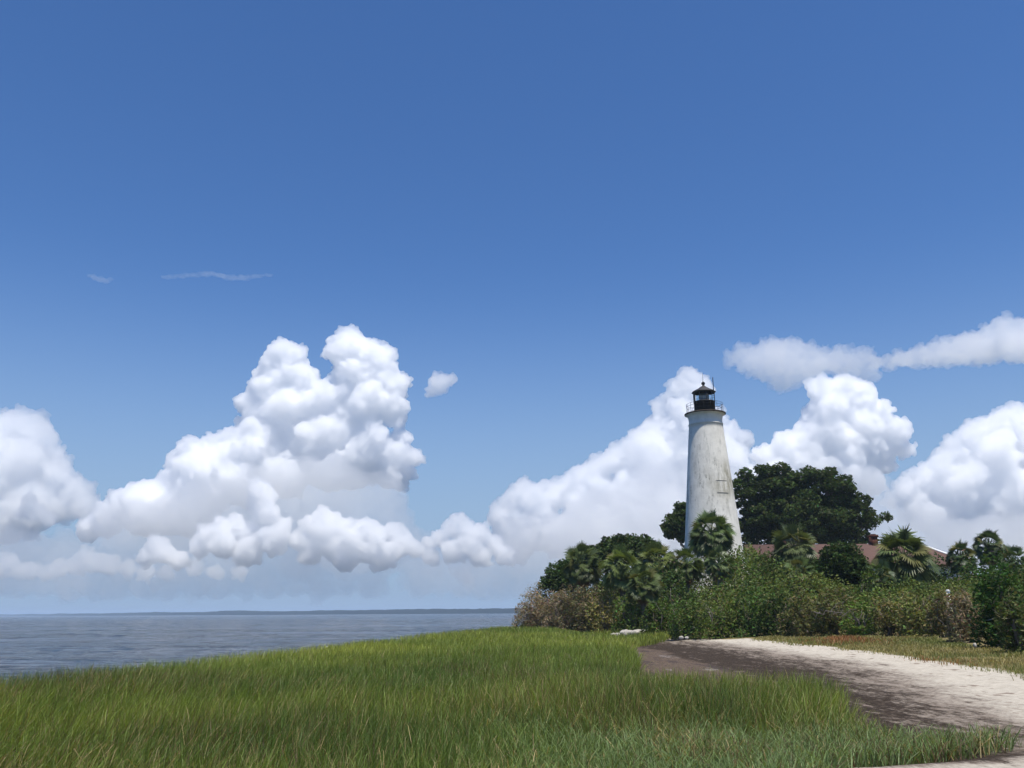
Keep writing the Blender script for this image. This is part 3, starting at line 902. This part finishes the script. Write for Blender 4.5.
for lb, x, yt, yb, hw, Y, c in (
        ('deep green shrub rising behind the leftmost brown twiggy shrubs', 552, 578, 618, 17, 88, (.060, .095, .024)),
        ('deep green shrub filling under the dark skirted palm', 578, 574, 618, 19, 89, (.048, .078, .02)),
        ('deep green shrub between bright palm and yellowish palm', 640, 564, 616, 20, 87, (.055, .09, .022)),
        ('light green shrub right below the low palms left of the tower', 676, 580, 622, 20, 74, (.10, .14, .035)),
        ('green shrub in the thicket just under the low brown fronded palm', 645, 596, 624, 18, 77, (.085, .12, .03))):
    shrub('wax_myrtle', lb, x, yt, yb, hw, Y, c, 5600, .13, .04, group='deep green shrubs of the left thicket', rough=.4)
DK = (.040, .068, .018)  # dark leaf green, also paints in the shade behind the front bushes
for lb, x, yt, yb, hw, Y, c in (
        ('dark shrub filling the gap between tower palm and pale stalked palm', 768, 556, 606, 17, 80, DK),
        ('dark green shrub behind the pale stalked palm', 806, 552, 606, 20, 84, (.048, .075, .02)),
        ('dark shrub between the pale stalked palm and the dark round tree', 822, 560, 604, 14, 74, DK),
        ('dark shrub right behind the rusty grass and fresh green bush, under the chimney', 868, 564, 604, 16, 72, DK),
        ('shade coloured shrub in the hollow beneath the big arching palm', 906, 574, 606, 22, 68.5, (.030, .052, .014)),  # leaf colour darkened further for the shade under the palm
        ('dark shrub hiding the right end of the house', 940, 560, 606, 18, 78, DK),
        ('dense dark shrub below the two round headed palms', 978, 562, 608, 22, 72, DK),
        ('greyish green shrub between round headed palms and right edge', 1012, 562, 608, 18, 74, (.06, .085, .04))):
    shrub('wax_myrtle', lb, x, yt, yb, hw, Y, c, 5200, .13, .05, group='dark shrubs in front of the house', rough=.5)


def undergrowth():
    """the tangle between the shrubs one can tell apart"""
    n = 300000
    y = rng.uniform(34, 102, n); x = np.interp(y, BU_Y, BU_X) + .8 + rng.uniform(0, 1, n) ** 1.2 * 42
    front = np.stack([BU_X, BU_Y], 1)[1:-2]
    d = np.full(n, 1e9)
    for a, b in zip(front[:-1], front[1:]):
        ab = b - a; t = np.clip(((x - a[0]) * ab[0] + (y - a[1]) * ab[1]) / (ab @ ab), 0, 1)
        d = np.minimum(d, np.hypot(x - a[0] - t * ab[0], y - a[1] - t * ab[1]))
    ok = (x < y * .64 + 4) & (np.hypot(x - 21.8, y - 95) > 4.2) & (d > np.where(y < 60, 3.6, 1.3)) & ~((y > 97) & (x > 20))
    x, y, d = x[ok], y[ok], d[ok]
    pxx = 512 + x / y * F / math.cos(PITCH)
    # picture height of the thicket's skyline along the shore, as a real height at that distance
    top = np.interp(pxx, [515, 540, 560, 580, 600, 640, 690, 750, 775, 800, 850, 900, 950, 1024], [606, 592, 584, 580, 577, 573, 566, 556, 564, 580, 588, 590, 588, 582])
    cap = np.maximum(CAM_Z + (612 - top) * y / F * .97 - ground_z(x, y, False), .4)
    hmax = np.minimum(.3 + d * .42, cap) * (1.02 + np.where(y < 64, .62, .42) * noise2(x, y, 2.3, 3, 2))
    keep = (rng.random(len(x)) < np.clip(.35 + hmax / 6, .3, 1)) & ~((np.abs(pxx - 949) < 7) & (y < 54))
    x, y, hmax = x[keep], y[keep], hmax[keep]
    z = ground_z(x, y) + hmax * rng.uniform(.1, 1, len(x)) ** .5
    nn = fbm(np.stack([x, y, z], 1) / 2.2, 3, 4)
    gap = nn > np.where(x < 15, -.30, -.10)
    x, y, z, nn = x[gap], y[gap], z[gap], nn[gap][:, None]
    n6 = noise2(x, y, 6, 2, 77)[:, None]
    c = np.array([.078, .112, .027]) * (1 + .7 * nn + .5 * n6) + np.clip(nn + n6, 0, 1) * np.array([.07, .05, .02])
    g = Geo(); leaves(g, np.stack([x, y, z], 1), .0017 * y, c, .4, .5)
    tag(g.build('undergrowth', M_LEAF), 'tangled green undergrowth between the shrubs', 'undergrowth', kind='stuff')


undergrowth()


# ------------------------------------------------------------------ palms
def frond(g, base, az, el, pet, blade, col, droop=.35, nseg=18, dead=False):
    """fan leaf: a stalk that arches out and a ring of folded segments"""
    d = Vector((math.cos(az) * math.cos(el), math.sin(az) * math.cos(el), math.sin(el)))
    side = Vector((-math.sin(az), math.cos(az), 0))
    p0 = Vector(base)
    pts = [p0]
    dd = d.copy()
    for k in range(3):
        dd = (dd + Vector((0, 0, -droop * .22))).normalized()
        pts.append(pts[-1] + dd * pet / 3)
    g.tube([tuple(p) for p in pts], [.03, .024, .02, .016], 4, np.array(col) * 1.15, cap=False)
    tip = pts[-1]
    ax = (dd + Vector((0, 0, -.55 * math.cos(el)))).normalized()
    side = (Matrix.Rotation(rnd.gauss(0, .75), 3, ax) @ side); side = (side - ax * side.dot(ax)).normalized()
    dd = ax
    up = side.cross(dd).normalized() * -1
    vs, qs, cs = [], [], []
    for k in range(nseg):
        a = (k / (nseg - 1) - .5) * R(205)
        s_ = (dd * math.cos(a) + side * math.sin(a)).normalized()
        L = blade * (.72 + .28 * math.cos(a * .9)) * rnd.uniform(.88, 1.08)
        s_ = (s_ + up * .18 * abs(math.sin(a))).normalized()
        wv = s_.cross(up).normalized() * blade * .06
        mid = tip + s_ * L * .58
        end = mid + (s_ + Vector((0, 0, -droop * rnd.uniform(.9, 1.9)))).normalized() * L * .42
        i = len(vs)
        vs += [tip - wv * .35, tip + wv * .35, mid + wv, mid - wv, end + wv * .12, end - wv * .12]
        qs += [(i, i + 1, i + 2, i + 3), (i + 3, i + 2, i + 4, i + 5)]
        c = np.array(col) * rnd.uniform(.8, 1.2)
        cs += [c] * 4 + [c * (1.15 if not dead else 1) + (np.array([.02, .015, 0]) if not dead else 0)] * 2
    g.add([tuple(v) for v in vs], qs, None, np.array(cs))


def palm(label, x, y, rpx, Y, col=(.06, .095, .035), n=34, dead=8, low=-.5, pet_k=.63, droop=.42, name='fan_palm', group=None, boots=True):
    c = at(x, y, Y); z0 = gz(c.x, Y)
    t = thing(name, (c.x, Y, z0), label, 'palm', group)
    h = max(c.z - z0, .3); rad = rpx * Y / F * 1.12; n = int(n * 2.7)
    pet, bl = rad * pet_k, rad * (1 - pet_k) * 1.15
    tr = Geo(); lean = rnd.uniform(-.15, .15)
    k = np.linspace(0, 1, 9)
    tr.tube([(lean * math.sin(u * 2.5), lean * .5 * u, -.2 + (h + .2) * u) for u in k], [.24 - .05 * u + (.035 if i % 2 else 0) for i, u in enumerate(k)], 10)
    tr.build('trunk', M_BARK, t, True)
    g = Geo(); top = Vector((lean * math.sin(2.5), lean * .5, h))
    for i in range(n):
        u = (i + .5) / n
        el = math.asin(max(-1, min(1, 1 - u * (1 - low)))) + rnd.uniform(-.12, .12)
        az = i * 2.39996 + rnd.uniform(-.2, .2)
        cc = np.array(col) * 1.25 * rnd.uniform(.7, 1.3)
        if rnd.random() < .12: cc = np.array([.13, .13, .045])
        k_ = rnd.uniform(.82, 1.08)
        frond(g, tuple(top + Vector((0, 0, .25 * el))), az, el, pet * k_, bl * k_, cc, droop * (1.1 - .5 * math.sin(el)))
    g.build('crown', M_PALM, t)
    if dead:
        g = Geo()
        for i in range(int(dead * 1.6)):
            az = i * 2.39996 + rnd.uniform(-.4, .4); el = rnd.uniform(-1.35, -.75)
            frond(g, tuple(top - Vector((0, 0, .2))), az, el, pet * .8, bl * .8, np.array([.20, .125, .065]) * rnd.uniform(.6, 1.2), .8, 12, True)
        tag(g.build('dead_fronds', M_PALM, t), 'dry brown fronds hanging under the crown')
    return t


palm('bushy fan palm standing right in front of the white tower', 712, 537, 21.5, 86, n=42, dead=14, low=-.55, col=(.070, .105, .034))
palm('dark fan palm with a brown dead skirt near the left tip', 581, 568, 19, 82, (.06, .082, .026), n=34, dead=18, low=-.5)
palm('bright green fan palm between the dark skirted palm and the tower', 621, 572, 20, 78, (.11, .145, .042), n=36, dead=6)
palm('fan palm with yellowish fronds left of the tower palm', 657, 566, 19, 81, (.11, .135, .04), n=36, dead=5)
palm('low fan palm at the left foot of the tower', 686, 568, 17, 80, (.075, .105, .032), n=30, dead=4)
palm('low fan palm in front of the yellowish palm, brown fronds beneath', 645, 588, 17, 73, (.065, .09, .026), n=28, dead=8)
palm('shaggy tall fan palm with upright pale stalk right of the tower', 794, 552, 22, 76, (.07, .09, .035), n=36, dead=8, low=-.6)
palm('dark low fan palm below the shaggy tall palm', 800, 577, 16, 68, (.055, .082, .025), n=28, dead=5)
palm('big palm with long arching fronds in front of the brown roof', 905, 564, 29, 66, (.066, .092, .03), n=38, dead=6, low=-.55, pet_k=.58, droop=.65)
palm('round headed cabbage palm with brown fronds at its right, tallest on the right', 990, 549, 15, 78, (.042, .065, .028), n=38, dead=14, low=-.7)
palm('round headed cabbage palm left of the tallest one on the right', 961, 560, 14, 76, (.04, .065, .028), n=36, dead=8, low=-.6)
palm('low fan palm between the round headed palms and the right edge', 1014, 566, 15, 66, (.055, .085, .035), n=30, dead=4)
palm('small fan palm among the bushes left of the big arching palm', 880, 580, 14, 63, (.05, .08, .03), n=26, dead=5)
palm('small yellow green fan palm low in the thicket under the tower', 720, 566, 15, 76, (.075, .105, .04), n=28, dead=5)
# pale upright flower stalk of the shaggy palm belongs to it
g = Geo(); p = at(797, 556, 76)
sh = [o for o in COL.objects if o.get('label', '').startswith('shaggy tall')][0]
o_ = p - Vector(sh.location)
g.tube([(o_.x, o_.y - .6, o_.z - .5), (o_.x + .05, o_.y - .6, o_.z + 1.6), (o_.x + .1, o_.y - .6, o_.z + 2.4)], [.07, .05, .02], 6)
g.build('flower_stalk', simple('pale_stalk', (.22, .20, .09), .8, .1), sh)


# ------------------------------------------------------------------ rocks, driftwood, post
def rock(label, x, y, w, Y, h=.6):
    p = at(x, y, Y); z0 = gz(p.x, Y)
    v, f = ICO3; s = rnd.random() * 50
    r = 1 + .45 * fbm(v * 1.3 + s, 3, 2) + .12 * np.abs(fbm(v * 4 + s, 2, 9))
    v = v * r[:, None] * np.array([w, w * .7, h * .8]) + np.array([0, 0, h * .25])
    g = Geo(); g.add(v, None, f)
    o = g.build('rock', M_ROCK, None, False); o.location = (p.x, Y, max(z0, min(p.z - h * .45, z0 + .25))); o.rotation_euler[2] = rnd.uniform(0, 6)
    return tag(o, label, 'rock', 'pale rocks behind the marsh grass')


M_ROCK = simple('limestone', (.43, .40, .35), .9, .2, 0, 3, .4)
for lb, x, y, w, h in (('leftmost small flat pale rock behind the marsh grass', 613, 627.6, .35, .3), ('pale rock beside the leftmost flat rock', 617.5, 627.8, .25, .25),
                       ('largest pale rock behind the marsh grass', 625.5, 627.4, .42, .5), ('jagged pale rock right against the largest rock', 630.5, 628.6, .38, .38),
                       ('long low pale rock in the middle of the row', 637, 628.8, .55, .4), ('bright pale rock right of the long low rock', 642.5, 629.2, .32, .36),
                       ('small pale rock at the right end of the marsh row', 648, 630.2, .28, .25)):
    rock(lb, x, y, w * 1.2, 70.5, h * .85)
for lb, x, y, w, h, Y in (('small grey stone at the tip of the white sand', 681, 635, .16, .14, 60.0), ('second small stone at the tip of the sand, right of the grey one', 686.5, 635.2, .12, .12, 59.5),
                          ('small lone white stone in the dry dune grass', 975, 645, .09, .1, 35.0)):
    rock(lb, x, y, w, Y, h)['group'] = 'loose stones at the shore'

g = Geo(); p0 = Vector(at(822, 611, 52.5)); z0 = gz(p0.x, 52.5); org = Vector((p0.x, 52.5, z0 + .05))
for (x1, y1), (x2, y2), r_ in (((814, 612), (850, 619), .045), ((830, 614), (838, 603), .035), ((842, 617), (856, 609), .03), ((820, 612), (815, 619), .03), ((848, 618), (858, 622), .025)):
    limb(g, at(x1, y1, 52.5) - org, at(x2, y2, 52.5) - org, r_, r_ * .4, .2, 5)
d = g.build('driftwood_branch', simple('grey_dry_wood', (.17, .15, .125), .9, .1, 0, 5, .4), None, True); d.location = org
tag(d, 'bare grey dead branch caught in the olive bush by the beach', 'branch')

p = at(949, 600, 50); z0 = gz(p.x, 50)
g = Geo(); hp = at(949, 589.5, 50).z - z0
g.box((-.08, -.06, -.3), (.08, .06, hp - .12)); g.box((-.10, -.08, hp - .12), (.10, .08, hp - .06)); g.box((-.07, -.05, hp - .06), (.07, .05, hp))
po = g.build('white_post', simple('white_post_paint', (.7, .7, .68), .6, .3)); po.location = (p.x, 50, z0)
tag(po, 'short white post poking out of the bushes under the round headed palms', 'post')


# ------------------------------------------------------------------ grass
POLY = np.array([(-17, -2), (-15, 8), (-12.8, 17), (-12.0, 20.5), (-9.7, 33), (-6.9, 54), (-5.2, 66), (-2.2, 84), (-1.0, 88), (-.4, 88), (5, 83), (9.3, 78), (12.6, 71), (13.6, 70),
                 (12.2, 66.5), (9.6, 61), (6.9, 54), (5.9, 47), (5.1, 38), (4.0, 29), (3.1, 24), (3.6, 21.4), (5.2, 20.8), (6.4, 20.5), (6.85, 19.5), (6.3, 17.6), (5.7, 16.0),
                 (6.3, 14.8), (7.5, 14.2), (7.35, 13.6), (6.6, 13.1), (5.3, 12.5), (4.4, 11.8), (3.6, 10.9), (2.9, 9.2), (2.2, -2)])


def inside(x, y, poly):
    r = np.zeros(len(x), bool); j = len(poly) - 1
    for i in range(len(poly)):
        xi, yi = poly[i]; xj, yj = poly[j]
        c = ((yi > y) != (yj > y)) & (x < (xj - xi) * (y - yi) / (yj - yi + 1e-12) + xi)
        r ^= c; j = i
    return r


def edge_dist(x, y, poly):
    d = np.full(len(x), 1e9)
    for i in range(len(poly)):
        a, b = poly[i - 1], poly[i]; ab = b - a
        t = np.clip(((x - a[0]) * ab[0] + (y - a[1]) * ab[1]) / (ab @ ab), 0, 1)
        d = np.minimum(d, np.hypot(x - a[0] - t * ab[0], y - a[1] - t * ab[1]))
    return d


def blades(g, x, y, z, h, w, lean_x, lean_y, col, bend=.3):
    """tapering blades, three joints each, turned any way and bent along their lean"""
    n = len(x)
    a = rng.uniform(0, math.pi, n)
    sx, sy = np.cos(a) * w * .5, np.sin(a) * w * .5
    rows = []
    for u, k in ((0, 1.0), (.45, .9), (.8, .55)):
        dx, dy, dz = lean_x * h * u * (1 - bend + bend * u), lean_y * h * u * (1 - bend + bend * u), h * u * (1 - .12 * u)
        px, py, pz = x + dx, y + dy, z + dz
        rows.append(np.stack([px - sx * k, py - sy * k, pz], 1)); rows.append(np.stack([px + sx * k, py + sy * k, pz], 1))
    tipc = np.stack([x + lean_x * h, y + lean_y * h, z + h * (.88 - .25 * np.hypot(lean_x, lean_y))], 1)
    rows.append(tipc)
    v = np.stack(rows, 1)
    i = np.arange(n)[:, None] * 7
    q = np.concatenate([i + np.array([0, 1, 3, 2]), i + np.array([2, 3, 5, 4])])
    t = i + np.array([4, 5, 6])
    g.add(v.reshape(-1, 3), q, t, np.repeat(col, 7, 0))


def marsh_grass():
    g = Geo()
    for y0, y1, dens in ((5.5, 9, 480), (9, 14, 700), (14, 21, 640), (21, 30, 440), (30, 45, 240), (45, 62, 130), (62, 92, 80)):
        xa, xb = -17, 14
        n = int((xb - xa) * (y1 - y0) * dens)
        x = rng.uniform(xa, xb, n); y = rng.uniform(y0, y1, n)
        wob = .22 * noise2(x, y, .9, 3, 31)
        k = (np.abs(x) < y * .62 + 2.5)
        x, y, wob = x[k], y[k], wob[k]
        k = inside(x + wob, y + wob * .7, POLY); x, y = x[k], y[k]
        ed = edge_dist(x, y, POLY)
        n1 = noise2(x, y, 5.5, 3, 21); n2 = noise2(x, y, 1.3, 3, 22); n3 = noise2(x, y, .35, 2, 23)
        # the short leafy stand at the right foreground, the tall stand behind it
        short = np.clip((15.8 + .9 * n2 - y) / 1.0, 0, 1) * np.clip((x + 1.2 + n1) / 2.5, 0, 1)
        h = np.interp(y, [6, 14, 18, 30, 60, 90], [.74, .86, 1.08, 1.06, 1.1, 1.15]) * (1 + .16 * n1 + .14 * n2)
        h = h * (1 - .40 * short) * (1 - .40 * np.clip((x - 3.2) / 2.4, 0, 1) * np.clip((y - 50) / 8, 0, 1)) * np.clip(.8 + ed * .3, 0, 1) * rng.uniform(.62, 1.12, len(x))
        keep = rng.random(len(x)) < np.clip(.72 + .6 * n3 + .3 * n2, .12, 1) * np.clip(.35 + ed * 1.2, 0, 1)
        x, y, h, n1, n2, n3, short, ed = (a[keep] for a in (x, y, h, n1, n2, n3, short, ed))
        n = len(x)
        # colour: zones of fresh green, yellow green, dull dark green, and brown old stems
        green = np.array([.168, .228, .040]); yellow = np.array([.40, .42, .075]); dark = np.array([.070, .125, .026]); blue = np.array([.150, .215, .085]); tan = np.array([.40, .31, .14]); brown = np.array([.15, .10, .055])
        ylw = np.clip(.5 + 1.3 * noise2(x, y, 7.5, 2, 41) + .5 * n2, 0, 1) * np.interp(y, [6, 12, 18, 26, 40, 60], [.5, .3, .4, .85, .7, .5]) * (1 - .7 * short)
        drk = np.clip(.5 + 1.7 * noise2(x, y, 3.4, 3, 42), 0, 1) * np.interp(y, [6, 11, 17, 24, 32], [.3, .6, .95, .7, .2])
        c = green + (yellow - green) * ylw[:, None]
        c = c + (dark - c) * drk[:, None]
        c = c + (blue - c) * (short * .8)[:, None]
        c = c * (1 + .32 * rng.uniform(-1, 1, n))[:, None]
        old = rng.random(n)
        pt = np.clip(.13 + .25 * n1 + .25 * n2 + .10 * (y < 13) * (x < 1) - .04 * short, .03, .5) * np.interp(y, [6, 16, 24, 34], [1, .9, .5, .25])
        c = np.where((old < pt)[:, None], tan * rng.uniform(.5, 1.15, n)[:, None], c)
        pb = np.clip(.08 + .35 * noise2(x, y, 3.2, 3, 45), 0, .45) * np.interp(y, [6, 14, 22, 32], [.5, 1, .9, .2])
        c = np.where(((old > 1 - pb))[:, None], brown * rng.uniform(.6, 1.3, n)[:, None], c)
        w = np.maximum(.008 + .004 * short, .43 * y / F) * rng.uniform(.65, 1.35, n)
        wind = .05 + .20 * np.clip(-x / 5, -.1, 1.2) * np.clip(13 / y, .05, 1) ** 1.5 + .17 * noise2(x, y, 2.2, 2, 51)
        spread = .25 + .22 * short
        lx = wind * (1 - .6 * short) + rng.normal(0, spread, n); ly = rng.normal(-.02, spread, n)
        blades(g, x, y, ground_z(x, y) - .03, h, w, lx, ly, np.clip(c, .004, .9), .45)
    tag(g.build('marsh_grass', M_GRASS), 'wide stand of green marsh grass leaning in the breeze beside the water', 'marsh grass', kind='stuff')


marsh_grass()


def dune_grass():
    g = Geo()
    n = 150000
    y = 11 + (86 - 11) * rng.random(n) ** 1.25
    s = rng.uniform(1.9, 11, n)
    x = np.interp(y, WR_Y, WR_X) + s
    k = (x < np.interp(y, BU_Y, BU_X) + 1.6) & (x < y * .64 + 1.5)
    k &= ~((y > 56) & (s < 3.2 + (y - 56) * .05))
    x, y, s = x[k], y[k], s[k]
    n2 = noise2(x, y, 1.4, 3, 61); n1 = noise2(x, y, 4, 2, 62)
    keep = rng.random(len(x)) < np.clip((s - 2.1 + .8 * n2) / 1.6, 0, 1) * np.clip(.75 + .9 * n2, .1, 1)
    x, y, s, n1, n2 = (a[keep] for a in (x, y, s, n1, n2))
    n = len(x)
    green, straw, rust = np.array([.13, .165, .040]), np.array([.34, .28, .12]), np.array([.28, .135, .055])
    f = np.clip(.5 + .9 * n1 + .4 * rng.uniform(-1, 1, n), 0, 1)[:, None]
    c = green + (straw - green) * f
    r1 = np.exp(-((x - at(852, 634, 46).x) ** 2 / 2.2 + (y - 47) ** 2 / 9)); r2 = np.exp(-((x - 13.6) ** 2 / .6 + (y - 30.5) ** 2 / 3.5))
    rf = np.clip(1.1 * np.maximum(r1, r2), 0, 1)
    c = np.where((rng.random(n) < rf)[:, None], rust, c) * rng.uniform(.65, 1.3, n)[:, None]
    h = (.16 + .10 * n2 + .25 * r1 + .08 * r2) * rng.uniform(.5, 1.3, n)
    blades(g, x, y, ground_z(x, y) - .02, np.maximum(h, .05), np.maximum(.007, .6 * y / F), rng.normal(.1, .35, n), rng.normal(0, .35, n), c, .4)
    tag(g.build('dune_grass', M_GRASS), 'short dry grass with rusty patches between beach and bushes', 'dune grass', kind='stuff')


dune_grass()
